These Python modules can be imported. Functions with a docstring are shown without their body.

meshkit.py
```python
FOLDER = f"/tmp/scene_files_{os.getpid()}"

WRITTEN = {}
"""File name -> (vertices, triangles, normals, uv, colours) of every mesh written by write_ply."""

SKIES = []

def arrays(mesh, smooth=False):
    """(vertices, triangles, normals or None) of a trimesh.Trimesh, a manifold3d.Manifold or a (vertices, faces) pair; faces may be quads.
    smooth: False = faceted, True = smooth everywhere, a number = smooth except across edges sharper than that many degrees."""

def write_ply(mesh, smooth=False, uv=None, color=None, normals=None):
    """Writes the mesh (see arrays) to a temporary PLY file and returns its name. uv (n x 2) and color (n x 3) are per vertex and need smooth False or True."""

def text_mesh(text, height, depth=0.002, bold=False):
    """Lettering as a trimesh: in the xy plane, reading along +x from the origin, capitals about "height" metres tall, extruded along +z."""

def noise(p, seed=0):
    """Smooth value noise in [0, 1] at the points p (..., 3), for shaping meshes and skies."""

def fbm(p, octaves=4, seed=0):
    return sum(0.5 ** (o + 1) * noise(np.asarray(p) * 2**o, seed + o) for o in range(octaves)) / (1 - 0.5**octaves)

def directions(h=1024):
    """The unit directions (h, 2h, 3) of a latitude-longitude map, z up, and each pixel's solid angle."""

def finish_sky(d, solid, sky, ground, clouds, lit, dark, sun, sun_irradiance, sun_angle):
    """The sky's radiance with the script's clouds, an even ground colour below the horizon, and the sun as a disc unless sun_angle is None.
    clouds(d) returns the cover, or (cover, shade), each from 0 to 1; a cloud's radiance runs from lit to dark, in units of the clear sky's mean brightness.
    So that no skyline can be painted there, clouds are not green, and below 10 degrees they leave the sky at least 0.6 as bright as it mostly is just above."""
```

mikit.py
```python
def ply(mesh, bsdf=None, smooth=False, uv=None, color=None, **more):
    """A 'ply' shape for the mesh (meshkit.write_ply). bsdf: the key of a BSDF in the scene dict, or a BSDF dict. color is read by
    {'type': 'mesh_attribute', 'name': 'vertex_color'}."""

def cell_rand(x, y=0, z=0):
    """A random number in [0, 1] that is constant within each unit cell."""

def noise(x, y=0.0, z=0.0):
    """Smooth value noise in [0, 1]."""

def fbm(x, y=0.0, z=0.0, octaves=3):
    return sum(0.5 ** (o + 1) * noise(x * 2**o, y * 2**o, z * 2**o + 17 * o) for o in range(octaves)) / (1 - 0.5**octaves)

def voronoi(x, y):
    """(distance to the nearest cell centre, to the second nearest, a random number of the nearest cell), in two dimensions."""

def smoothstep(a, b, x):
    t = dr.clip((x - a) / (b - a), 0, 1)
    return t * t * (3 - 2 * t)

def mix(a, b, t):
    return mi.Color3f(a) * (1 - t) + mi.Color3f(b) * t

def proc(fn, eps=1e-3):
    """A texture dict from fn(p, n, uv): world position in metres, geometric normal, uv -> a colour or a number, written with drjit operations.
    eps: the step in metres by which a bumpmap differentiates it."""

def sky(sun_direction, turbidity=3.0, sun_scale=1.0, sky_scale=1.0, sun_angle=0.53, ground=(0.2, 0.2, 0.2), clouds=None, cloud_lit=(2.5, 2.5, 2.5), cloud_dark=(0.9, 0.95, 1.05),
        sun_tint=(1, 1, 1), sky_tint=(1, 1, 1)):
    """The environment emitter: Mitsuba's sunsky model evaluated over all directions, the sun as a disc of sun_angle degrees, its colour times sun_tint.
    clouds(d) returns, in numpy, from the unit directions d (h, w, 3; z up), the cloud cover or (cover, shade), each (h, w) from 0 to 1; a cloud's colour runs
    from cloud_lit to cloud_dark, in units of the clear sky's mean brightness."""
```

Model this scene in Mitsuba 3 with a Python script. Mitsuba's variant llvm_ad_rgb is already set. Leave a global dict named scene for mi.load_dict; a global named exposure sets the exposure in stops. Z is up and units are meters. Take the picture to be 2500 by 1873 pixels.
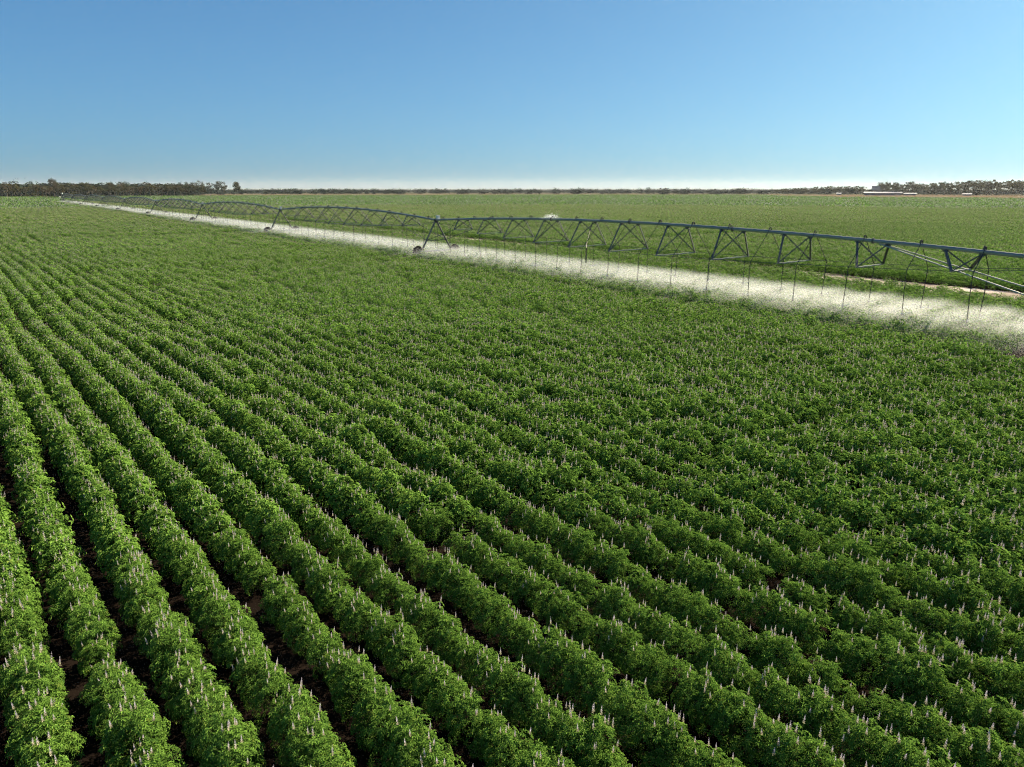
import math, random
import numpy as np
import trimesh
import mitsuba as mi
import drjit as dr
import mikit, meshkit
from mikit import ply, proc, noise, fbm, smoothstep, mix

T = mi.ScalarTransform4f
scene, labels = {}, {}

# ---------------------------------------------------------------- camera, sky, exposure
CAM_H, PITCH = 7.05, math.radians(15.318)
FOV = 2 * math.degrees(math.atan(1250 / 1736))
HAZE = 0.6e-4
scene['camera'] = {'type': 'perspective', 'fov': FOV, 'fov_axis': 'x', 'near_clip': 0.2, 'far_clip': 40000.0,
                   'to_world': T().look_at(origin=[0, 0, CAM_H], target=[0, math.cos(PITCH), CAM_H - math.sin(PITCH)], up=[0, 0, 1])}
SUN_AZ, SUN_EL = math.radians(57), math.radians(37)
scene['sky'] = mikit.sky([math.sin(SUN_AZ) * math.cos(SUN_EL), math.cos(SUN_AZ) * math.cos(SUN_EL), math.sin(SUN_EL)],
                         turbidity=3.7, sky_scale=0.295, ground=(0.08, 0.11, 0.05), sky_tint=(0.53, 0.92, 1.20), sun_tint=(0.95, 0.98, 1.0))
exposure = 3.4

# ---------------------------------------------------------------- layout (metres; the camera stands over x = y = 0)
T1 = np.array([-8.0, 76.6])                                # the tower in the middle of the picture
AZ = math.radians(36.37)
D = np.array([math.sin(AZ), -math.cos(AZ)])                # along the machine, towards its outer end
N = np.array([-math.cos(AZ), -math.sin(AZ)])               # across the machine, towards the camera's side
L_OUT, L_SPAN, N_SPAN = 56.4, 48.15, 8
PIVOT = T1 - D * L_SPAN * N_SPAN
ROW_AZ = math.radians(38.7)
U = np.array([-math.sin(ROW_AZ), math.cos(ROW_AZ)])        # along the crop rows
V = np.array([math.cos(ROW_AZ), math.sin(ROW_AZ)])         # across them
ROW0, ROW_S = 0.86, 0.875
TRACK_N = (-19.0, -13.0)                                   # the bare sandy track behind the machine
WHEEL_R = [L_SPAN * k for k in range(1, N_SPAN + 1)] + [L_SPAN * N_SPAN + L_OUT]


def tn(p):
    r = np.asarray(p) - T1
    return r @ D, r @ N


def at(t, n, z):
    q = T1 + t * D + n * N
    return np.array([q[0], q[1], z])


def field_far(x):
    """y of the far edge of the crop for a given x / y direction"""
    return np.interp(x, [-1.0, -0.72, -0.35, 0.0, 0.3, 0.45, 0.72, 1.0], [700, 700, 735, 830, 830, 600, 500, 480])


# ---------------------------------------------------------------- materials
def rgb(*c):
    return {'type': 'rgb', 'value': list(c)}


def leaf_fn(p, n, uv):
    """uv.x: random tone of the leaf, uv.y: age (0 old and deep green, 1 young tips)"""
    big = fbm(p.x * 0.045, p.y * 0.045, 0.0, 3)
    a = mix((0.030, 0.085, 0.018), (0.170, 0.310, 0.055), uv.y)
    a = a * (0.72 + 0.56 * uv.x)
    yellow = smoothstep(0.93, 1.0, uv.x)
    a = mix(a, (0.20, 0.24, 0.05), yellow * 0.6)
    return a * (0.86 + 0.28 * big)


def sandy_fn(p, n, uv):
    g = fbm(p.x * 0.35, p.y * 0.35, 0.0, 4)
    f = noise(p.x * 9, p.y * 9)
    return mix((0.25, 0.21, 0.18), (0.50, 0.45, 0.40), smoothstep(0.3, 0.65, g)) * (0.88 + 0.2 * f)


def soil_fn(p, n, uv):
    r = dr.sqrt(dr.square(p.x) + dr.square(p.y))
    g = fbm(p.x * 0.6, p.y * 0.6, 0.0, 3)
    wide = fbm(p.x * 0.006, p.y * 0.012, 3.0, 4)
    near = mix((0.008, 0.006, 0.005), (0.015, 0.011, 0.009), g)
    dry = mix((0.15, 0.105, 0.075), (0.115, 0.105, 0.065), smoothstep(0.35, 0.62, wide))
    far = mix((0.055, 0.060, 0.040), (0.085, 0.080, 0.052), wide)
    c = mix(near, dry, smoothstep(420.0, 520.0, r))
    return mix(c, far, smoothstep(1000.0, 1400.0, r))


scene['m_leaf'] = {'type': 'principledthin', 'base_color': proc(leaf_fn), 'roughness': 0.33, 'spec_trans': 0.0, 'diff_trans': 0.65, 'eta': 1.5}
scene['m_petal'] = {'type': 'principledthin', 'base_color': proc(lambda p, n, uv: mix((0.42, 0.40, 0.28), (0.55, 0.52, 0.58), smoothstep(0.1, 0.6, uv.y)) * (0.6 + 0.7 * uv.x)),
                    'roughness': 0.6, 'diff_trans': 0.7}
scene['m_stem'] = {'type': 'twosided', 'bsdf': {'type': 'diffuse', 'reflectance': rgb(0.10, 0.13, 0.04)}}
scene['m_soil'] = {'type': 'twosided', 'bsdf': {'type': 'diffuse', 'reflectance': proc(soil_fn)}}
scene['m_sand'] = {'type': 'twosided', 'bsdf': {'type': 'diffuse', 'reflectance': proc(sandy_fn)}}


def metal_fn(p, n, uv):
    g = fbm(p.x * 1.3, p.y * 1.3, p.z * 1.3, 3)
    return mix((0.17, 0.185, 0.18), (0.27, 0.285, 0.275), g)


scene['m_pipe'] = {'type': 'twosided', 'bsdf': {'type': 'principled', 'base_color': proc(metal_fn), 'metallic': 0.12, 'roughness': 0.42}}
scene['m_steel'] = {'type': 'twosided', 'bsdf': {'type': 'principled', 'base_color': rgb(0.075, 0.085, 0.085), 'metallic': 0.2, 'roughness': 0.55}}
scene['m_bright'] = {'type': 'twosided', 'bsdf': {'type': 'principled', 'base_color': rgb(0.34, 0.35, 0.34), 'metallic': 0.3, 'roughness': 0.45}}
scene['m_hose'] = {'type': 'twosided', 'bsdf': {'type': 'principled', 'base_color': rgb(0.02, 0.02, 0.022), 'roughness': 0.5}}
scene['m_tyre'] = {'type': 'twosided', 'bsdf': {'type': 'diffuse', 'reflectance': rgb(0.022, 0.021, 0.021)}}
scene['m_white'] = {'type': 'twosided', 'bsdf': {'type': 'principled', 'base_color': rgb(0.6, 0.6, 0.59), 'roughness': 0.5}}
scene['m_water'] = {'type': 'twosided', 'bsdf': {'type': 'plastic', 'diffuse_reflectance': rgb(0.80, 0.85, 0.88)}}

# ---------------------------------------------------------------- mesh helpers


class MB:
    """Collects triangles of one mesh."""

    def __init__(self):
        self.v, self.f, self.n = [], [], 0

    def add(self, v, f):
        v, f = np.asarray(v, float).reshape(-1, 3), np.asarray(f, int)
        if f.shape[1] == 4:
            f = np.vstack([f[:, [0, 1, 2]], f[:, [0, 2, 3]]])
        self.v.append(v)
        self.f.append(f + self.n)
        self.n += len(v)
        return self

    def tube(self, pts, rad, sides=6, caps=True):
        pts = np.asarray(pts, float)
        rad = np.broadcast_to(rad, (len(pts),)).astype(float)
        tan = np.gradient(pts, axis=0)
        tan /= np.linalg.norm(tan, axis=1, keepdims=True) + 1e-12
        ref = np.array([0, 0, 1.0]) if abs(tan[:, 2]).max() < 0.9 else np.array([0.83, 0.55, 0.1])
        x = np.cross(tan, ref)
        x /= np.linalg.norm(x, axis=1, keepdims=True) + 1e-12
        y = np.cross(x, tan)
        a = np.arange(sides) / sides * 2 * np.pi
        ring = (pts[:, None] + rad[:, None, None] * (np.cos(a)[None, :, None] * x[:, None] + np.sin(a)[None, :, None] * y[:, None])).reshape(-1, 3)
        k, j = np.meshgrid(np.arange(len(pts) - 1), np.arange(sides), indexing='ij')
        i0, i1 = k * sides + j, k * sides + (j + 1) % sides
        f = np.stack([i0, i1, i1 + sides, i0 + sides], -1).reshape(-1, 4)
        f = np.vstack([f[:, [0, 2, 1]], f[:, [0, 3, 2]]])
        if caps:
            c = len(ring)
            ring = np.vstack([ring, pts[:1], pts[-1:]])
            jj = np.arange(sides)
            f = np.vstack([f, np.stack([jj * 0 + c, jj, (jj + 1) % sides], 1),
                           np.stack([jj * 0 + c + 1, (jj + 1) % sides + (len(pts) - 1) * sides, jj + (len(pts) - 1) * sides], 1)])
        return self.add(ring, f)

    def angle_iron(self, p0, p1, w, th=0.008, up=(0, 0, 1)):
        """an L-section bar"""
        p0, p1 = np.asarray(p0, float), np.asarray(p1, float)
        d = (p1 - p0) / np.linalg.norm(p1 - p0)
        x = np.cross(d, up)
        if np.linalg.norm(x) < 1e-3:
            x = np.cross(d, [1, 0, 0])
        x /= np.linalg.norm(x)
        y = np.cross(d, x)
        sec = np.array([[0, 0], [w, 0], [w, th], [th, th], [th, w], [0, w]]) - w * 0.3
        r0 = np.array([p0 + a * x + b * y for a, b in sec])
        r1 = r0 + (p1 - p0)
        i = np.arange(6)
        f = np.stack([i, (i + 1) % 6, (i + 1) % 6 + 6, i + 6], 1)
        caps = [[0, 1, 2, 3], [0, 3, 4, 5], [6, 9, 8, 7], [6, 11, 10, 9]]
        return self.add(np.vstack([r0, r1]), np.vstack([f, caps]))

    def box(self, c, size, ax=None, chamfer=0.0):
        m = trimesh.creation.box(size)
        v = np.array(m.vertices)
        if ax is not None:
            v = v @ np.asarray(ax, float)
        return self.add(v + np.asarray(c, float), m.faces)

    def mesh(self):
        return np.vstack(self.v), np.vstack(self.f)


MFRAME = np.array([[D[0], D[1], 0], [-N[0], -N[1], 0], [0, 0, 1.0]])      # rows: machine axes in the world


def numbered(base):
    if base not in scene and not any(k.startswith(base + '__') for k in scene):
        return base
    i = 1
    while f'{base}_{i:03d}' in USED:
        i += 1
    return f'{base}_{i:03d}'


USED = {}


def fresh(base):
    """the key itself the first time, then _001, _002 ..."""
    i = USED.get(base, -1) + 1
    USED[base] = i
    return base if i == 0 else f'{base}_{i:03d}'


def put(base, mb, mat, smooth=False):
    k = fresh(base)
    scene[k] = ply(mb.mesh() if isinstance(mb, MB) else mb, mat, smooth)
    return k


def tag(key, label, category=None, group=None, kind=None):
    d = {'label': label}
    if category:
        d['category'] = category
    if group:
        d['group'] = group
    if kind:
        d['kind'] = kind
    labels[key] = d


# ---------------------------------------------------------------- ground
def ground_mesh():
    rr = np.concatenate([[0.5], np.geomspace(2, 400, 40), np.linspace(450, 1000, 12), np.geomspace(1100, 16000, 26)])
    aa = np.linspace(0, 2 * np.pi, 73)[:-1]
    r, a = np.meshgrid(rr, aa, indexing='ij')
    x, y = r * np.sin(a), r * np.cos(a)
    z = -4.5 * np.clip((r - 900) / 1500, 0, 1) ** 1.0 - 0.0 * r
    v = np.stack([x, y, z], -1).reshape(-1, 3)
    i, j = np.meshgrid(np.arange(len(rr) - 1), np.arange(72), indexing='ij')
    q = np.stack([i * 72 + j, (i + 1) * 72 + j, (i + 1) * 72 + (j + 1) % 72, i * 72 + (j + 1) % 72], -1).reshape(-1, 4)
    f = np.vstack([q[:, [0, 2, 1]], q[:, [0, 3, 2]]])
    f = np.vstack([f, [[0, (k + 2) % 72, k + 1] for k in range(70)]])
    return v, f


def ground_z(r):
    return -4.5 * np.clip((np.asarray(r) - 900) / 1500, 0, 1)


gv, gf = ground_mesh()
nrm = np.cross(gv[gf[:, 1]] - gv[gf[:, 0]], gv[gf[:, 2]] - gv[gf[:, 0]])[:, 2]
gf = np.where((nrm < 0)[:, None], gf[:, ::-1], gf)
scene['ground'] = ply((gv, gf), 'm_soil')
tag('ground', 'dark soil of the field running out to dry brown land at the horizon', kind='structure')

tt = np.linspace(-400, 110, 200)
rng = np.random.default_rng(5)
wob = np.interp(tt, np.linspace(-400, 110, 60), rng.uniform(-0.5, 0.5, 60))
wob2 = np.interp(tt, np.linspace(-400, 110, 60), rng.uniform(-0.5, 0.5, 60))
sv = np.vstack([[at(t, TRACK_N[0] - 0.3 + a, 0.004) for t, a in zip(tt, wob)], [at(t, TRACK_N[1] + b, 0.004) for t, b in zip(tt, wob2)]])
i = np.arange(len(tt) - 1)
scene['track'] = ply((sv, np.stack([i, i + len(tt), i + 1 + len(tt), i + 1], 1)), 'm_sand')
tag('track', 'pale sandy track between the spray and the far crop edge', kind='structure')


# ---------------------------------------------------------------- crop plants
def unit(a):
    return a / (np.linalg.norm(a, axis=-1, keepdims=True) + 1e-12)


def kites(base, direc, nor, length, width, tone, age, fold=0.12, droop=0.15):
    """Folded, pointed leaflets: base points, directions, normals -> vertices, faces, uv."""
    k = len(base)
    length, width = np.broadcast_to(length, (k,))[:, None], np.broadcast_to(width, (k,))[:, None]
    side = unit(np.cross(nor, direc))
    tip = base + direc * length - nor * length * droop
    mid = base + direc * length * 0.48 + nor * length * fold
    v = np.stack([base, mid - side * width, tip, mid + side * width], 1).reshape(-1, 3)
    o = np.arange(k)[:, None] * 4
    f = np.vstack([o + [0, 1, 2], o + [0, 2, 3]])
    uv = np.repeat(np.stack([np.broadcast_to(tone, (k,)), np.broadcast_to(age, (k,))], 1), 4, 0)
    return v, f, uv


def join(parts):
    vs, fs, us, n = [], [], [], 0
    for v, f, u in parts:
        vs.append(v)
        fs.append(f + n)
        us.append(u)
        n += len(v)
    return np.vstack(vs), np.vstack(fs), np.vstack(us)


def dome_tips(rng, m, rad=(0.36, 0.25, 0.54), z0=0.27):
    """branch tips over a piece of a rounded hedge with steep flanks: positions and outward axes"""
    th = (rng.permutation(m) + rng.uniform(0.1, 0.9, m)) / m * 3.5 - 1.75
    y = ((np.arange(m) + rng.uniform(0, 1, m)) / m * 2 - 1) * rad[1] + rng.normal(size=m) * 0.03
    r = rng.uniform(0.78, 1.13, m)
    pos = np.stack([rad[0] * np.sin(th) * r, y, z0 + rad[2] * np.cos(th) * r], 1)
    pos[:, 2] = np.maximum(pos[:, 2], 0.10)
    return pos, unit(np.stack([np.sin(th), rng.normal(size=m) * 0.35, np.cos(th) + 0.35], 1))


def foliage(rng, tips, axes, per_tip, filler, leaflets, size, reach=0.105):
    """leaf rosettes round the tips and filler leaves below them"""
    m = len(tips)
    ti = np.repeat(np.arange(m), per_tip)
    k = len(ti)
    a = axes[ti]
    e1 = unit(np.cross(a, rng.normal(size=(k, 3))))
    rr = reach * np.sqrt(rng.uniform(0.02, 1, k))[:, None]
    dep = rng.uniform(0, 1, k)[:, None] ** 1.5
    c = tips[ti] + e1 * rr * (1 + 0.5 * dep) - a * (rr * 0.55 + dep * 0.13)
    nor = unit(a * 0.75 + e1 * 0.55 * rr / reach + [0, 0, 0.35] + rng.normal(size=(k, 3)) * 0.30)
    lead = unit(e1 + rng.normal(size=(k, 3)) * 0.5)
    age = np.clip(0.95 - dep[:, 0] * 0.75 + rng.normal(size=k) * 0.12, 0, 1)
    if filler:
        q = rng.normal(size=(filler, 3))
        q = unit(q) * rng.uniform(0.45, 0.95, (filler, 1)) * [0.30, 0.27, 0.40] + [0, 0, 0.32]
        q[:, 2] = np.maximum(q[:, 2], 0.06)
        c = np.vstack([c, q])
        o = unit((q - [0, 0, 0.2]) * [1, 1, 0.6])
        nor = np.vstack([nor, unit(o * 0.7 + [0, 0, 0.5] + rng.normal(size=(filler, 3)) * 0.4)])
        lead = np.vstack([lead, unit(o + rng.normal(size=(filler, 3)) * 0.6)])
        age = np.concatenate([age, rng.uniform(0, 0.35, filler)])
    k = len(c)
    lead = unit(lead - nor * np.sum(lead * nor, 1, keepdims=True))
    other = np.cross(nor, lead)
    tone = rng.uniform(0, 1, k)
    sz = size * rng.uniform(0.75, 1.25, k)
    out = []
    spread = {1: [0], 2: [-0.7, 0.7], 3: [-1.15, 0, 1.15], 5: [-2.2, -1.1, 0, 1.1, 2.2]}[leaflets]
    for s in spread:
        d = lead * math.cos(s) + other * math.sin(s)
        ln = sz * (1 - 0.12 * abs(s)) * rng.uniform(0.85, 1.15, k)
        wd = {1: 0.36, 2: 0.3, 3: 0.27, 5: 0.19}[leaflets]
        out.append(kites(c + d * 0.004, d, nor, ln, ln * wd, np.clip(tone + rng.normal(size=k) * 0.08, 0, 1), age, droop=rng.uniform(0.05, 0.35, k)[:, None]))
    return join(out)


def spike(rng, base, axis, h, rad, whorls, petals):
    """a flower spike: whorls of small petals round an upright axis"""
    axis = unit(axis)
    e1 = unit(np.cross(axis, [0.3, 0.9, 0.1]))
    e2 = np.cross(axis, e1)
    w = np.repeat(np.arange(whorls), petals)
    k = len(w)
    s = (w + rng.uniform(-0.3, 0.3, k)) / max(whorls - 1, 1)
    ph = np.tile(np.arange(petals) / petals * 2 * np.pi, whorls) + w * 0.7 + rng.uniform(-0.3, 0.3, k)
    o = np.cos(ph)[:, None] * e1 + np.sin(ph)[:, None] * e2
    r = rad * (1.05 - 0.75 * np.clip(s, 0, 1))[:, None]
    b = base + axis * (h * s)[:, None]
    d = unit(o + axis * 0.55)
    return kites(b, d, unit(axis - o * 0.5), r[:, 0] * 1.5, r[:, 0] * 0.62, rng.uniform(0, 1, k), np.clip(s, 0, 1), fold=0.35, droop=0.3)


def make_plant(rng, m, per_tip, filler, leaflets, size, n_spike, spike_args, rad=(0.36, 0.25, 0.54)):
    tips, axes = dome_tips(rng, m, rad)
    fol = foliage(rng, tips, axes, per_tip, filler, leaflets, size)
    order = np.argsort(-(tips[:, 2] + rng.uniform(0, 0.22, m)))[:n_spike]
    sp = []
    for i in order:
        hgt = rng.uniform(0.75, 1.25)
        sp.append(spike(rng, tips[i] + [0, 0, 0.015], unit(np.array([0, 0, 1.0]) + axes[i] * 0.25 + rng.normal(size=3) * 0.06), spike_args[0] * hgt, spike_args[1], *spike_args[2:]))
    return fol, sp, tips


def shape(m, mat):
    return ply((m[0], m[1]), mat, False, uv=m[2])


def move(m, dx=0.0, dy=0.0, s=1.0, rz=0.0, sz=None):
    v = m[0] * [s, s, s if sz is None else sz]
    c, q = math.cos(rz), math.sin(rz)
    v = v @ np.array([[c, q, 0], [-q, c, 0], [0, 0, 1]])
    return v + [dx, dy, 0], m[1], m[2]


# plant frame: local x across the row, local y along it
N0, N1, N2, N3, N4, N5 = 8, 8, 6, 4, 4, 3
SP_N = [3, 5, 4, 8, 6, 3, 9, 5]
for g in range(N0):
    r_ = np.random.default_rng(100 + g)
    fol, sp, tips = make_plant(r_, 24, 18, 110, 5, 0.054, SP_N[g], (0.105, 0.015, 7, 4))
    grp = {'type': 'shapegroup', 'foliage': shape(fol, 'm_leaf')}
    st = MB()
    st.tube([[0, 0, 0], [0.005, 0, 0.16], [0, 0.01, 0.34]], [0.012, 0.010, 0.006], 5)
    for tp in tips[::2]:
        st.tube([[0, 0, 0.12], tp * [0.55, 0.55, 0.6] + [0, 0, 0.04], tp], [0.006, 0.005, 0.003], 4, caps=False)
    grp['stem'] = ply(st.mesh(), 'm_stem')
    for i, s in enumerate(sp):
        grp['flower_spike' if i == 0 else f'flower_spike_{i:03d}'] = shape(s, 'm_petal')
    scene[f'plant_near_{g}'] = grp
for g in range(N1):
    r_ = np.random.default_rng(200 + g)
    fol, sp, _ = make_plant(r_, 21, 12, 45, 3, 0.072, SP_N[g], (0.105, 0.017, 5, 3))
    scene[f'plant_mid_{g}'] = {'type': 'shapegroup', 'foliage': shape(fol, 'm_leaf'), 'flower_spikes': shape(join(sp), 'm_petal')}


def segment(rng, length, step, m, per_tip, filler, size, spikes, spike_args, rows=1):
    fol, sp = [], []
    for r in range(rows):
        y = step / 2
        while y < length:
            f, s, _ = make_plant(rng, m, per_tip, filler, 1, size, int(rng.choice(spikes)), spike_args)
            k = (r * ROW_S + rng.normal() * 0.03, y + rng.uniform(-0.1, 0.1), rng.uniform(0.85, 1.15), rng.uniform(-0.3, 0.3))
            fol.append(move(f, *k))
            sp += [move(x, *k) for x in s]
            y += step
    return {'type': 'shapegroup', 'foliage': shape(join(fol), 'm_leaf'), 'flower_spikes': shape(join(sp), 'm_petal')}


for g in range(N2):
    scene[f'row_piece_{g}'] = segment(np.random.default_rng(300 + g), 2.0, 0.4, 17, 7, 20, 0.105, [2, 4, 5, 6, 8], (0.10, 0.024, 3, 2))
for g in range(N3):
    scene[f'row_far_{g}'] = segment(np.random.default_rng(400 + g), 4.0, 0.4, 11, 2, 6, 0.185, [3, 4, 5, 7], (0.11, 0.032, 2, 2))
for g in range(N4):
    scene[f'row_farther_{g}'] = segment(np.random.default_rng(500 + g), 8.0, 0.5, 9, 1, 2, 0.29, [3, 4, 5], (0.13, 0.045, 1, 2))


def patch(rng, size):
    """a far patch of crop: tufts and flower flecks over a closed low canopy"""
    k = int(size * size * 1.5)
    b = np.stack([rng.uniform(0, size, k), rng.uniform(0, size, k), rng.uniform(0.35, 0.62, k)], 1)
    nor = unit(np.array([0, 0, 0.8]) + rng.normal(size=(k, 3)) * 0.55)
    d = unit(np.cross(nor, rng.normal(size=(k, 3))))
    m = kites(b, d, nor, rng.uniform(0.5, 0.95, k), rng.uniform(0.2, 0.34, k), rng.uniform(0, 1, k), rng.uniform(0.2, 0.9, k), droop=0.1)
    g = 9
    gx, gy = np.meshgrid(np.linspace(0, size, g), np.linspace(0, size, g), indexing='ij')
    gz = 0.38 + rng.uniform(-0.06, 0.06, gx.shape)
    i, j = np.meshgrid(np.arange(g - 1), np.arange(g - 1), indexing='ij')
    q = np.stack([i * g + j, (i + 1) * g + j, (i + 1) * g + j + 1, i * g + j + 1], -1).reshape(-1, 4)
    sheet = (np.stack([gx, gy, gz], -1).reshape(-1, 3), np.vstack([q[:, [0, 1, 2]], q[:, [0, 2, 3]]]), np.tile([0.5, 0.25], (g * g, 1)))
    k = int(size * size * 1.3)
    b = np.stack([rng.uniform(0, size, k), rng.uniform(0, size, k), rng.uniform(0.62, 0.75, k)], 1)
    a = rng.uniform(0, 2 * np.pi, k)
    nor = np.stack([np.cos(a), np.sin(a), a * 0 + 0.3], 1)
    fl = kites(b, np.tile([0, 0, 1.0], (k, 1)), unit(nor), 0.20, 0.05, rng.uniform(0, 1, k), rng.uniform(0, 1, k), fold=0, droop=0)
    return {'type': 'shapegroup', 'foliage': shape(join([m, sheet]), 'm_leaf'), 'flower_spikes': shape(fl, 'm_petal')}


PATCH = 24.5
for g in range(N5):
    scene[f'patch_{g}'] = patch(np.random.default_rng(600 + g), PATCH)


def row_offset(k, u):
    """the drilled rows wander a little"""
    return 0.07 * np.sin(u * 0.11 + k * 0.05) + 0.05 * np.sin(u * 0.31 + k * 1.7) + 0.05 * math.sin(k * 2.1)


ROT0 = -ROW_AZ          # turns local y (along) to U: a rotation by +ROW_AZ about z


def place(p, z, rz, s, sz):
    c, q = math.cos(rz), math.sin(rz)
    return T(np.array([[c * s, -q * s, 0, p[0]], [q * s, c * s, 0, p[1]], [0, 0, sz, z], [0, 0, 0, 1.0]]))


def in_view(x, y, m):
    return y > 2.5 and abs(x) < 0.76 * y + m


def is_crop(x, y):
    n = (x - T1[0]) * N[0] + (y - T1[1]) * N[1]
    t = (x - T1[0]) * D[0] + (y - T1[1]) * D[1]
    edge = TRACK_N[1] - 2.8 * min(max((40.0 - t) / 12.0, 0.0), 1.0) + 1.2 * min(max((10.0 - t) / 10.0, 0.0), 1.0) + 0.3 * math.sin(t * 0.7)
    if TRACK_N[0] < n < edge and t < 108:
        return False
    return y < field_far(x / max(y, 1.0))


near_list, cnt = [], {'mid': 0, 'piece': 0, 'far': 0, 'farther': 0, 'patch': 0}
rnd = random.Random(11)
field_entries = []


def field(group, p, rz, s=1.0, sz=1.0, z=0.0):
    field_entries.append({'type': 'instance', 'group': {'type': 'ref', 'id': group}, 'to_world': place(p, z, rz, s, sz)})


def vigour(x, y):
    return float(meshkit.fbm(np.array([x * 0.09, y * 0.09, 0.0]), 2, 7))


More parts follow.
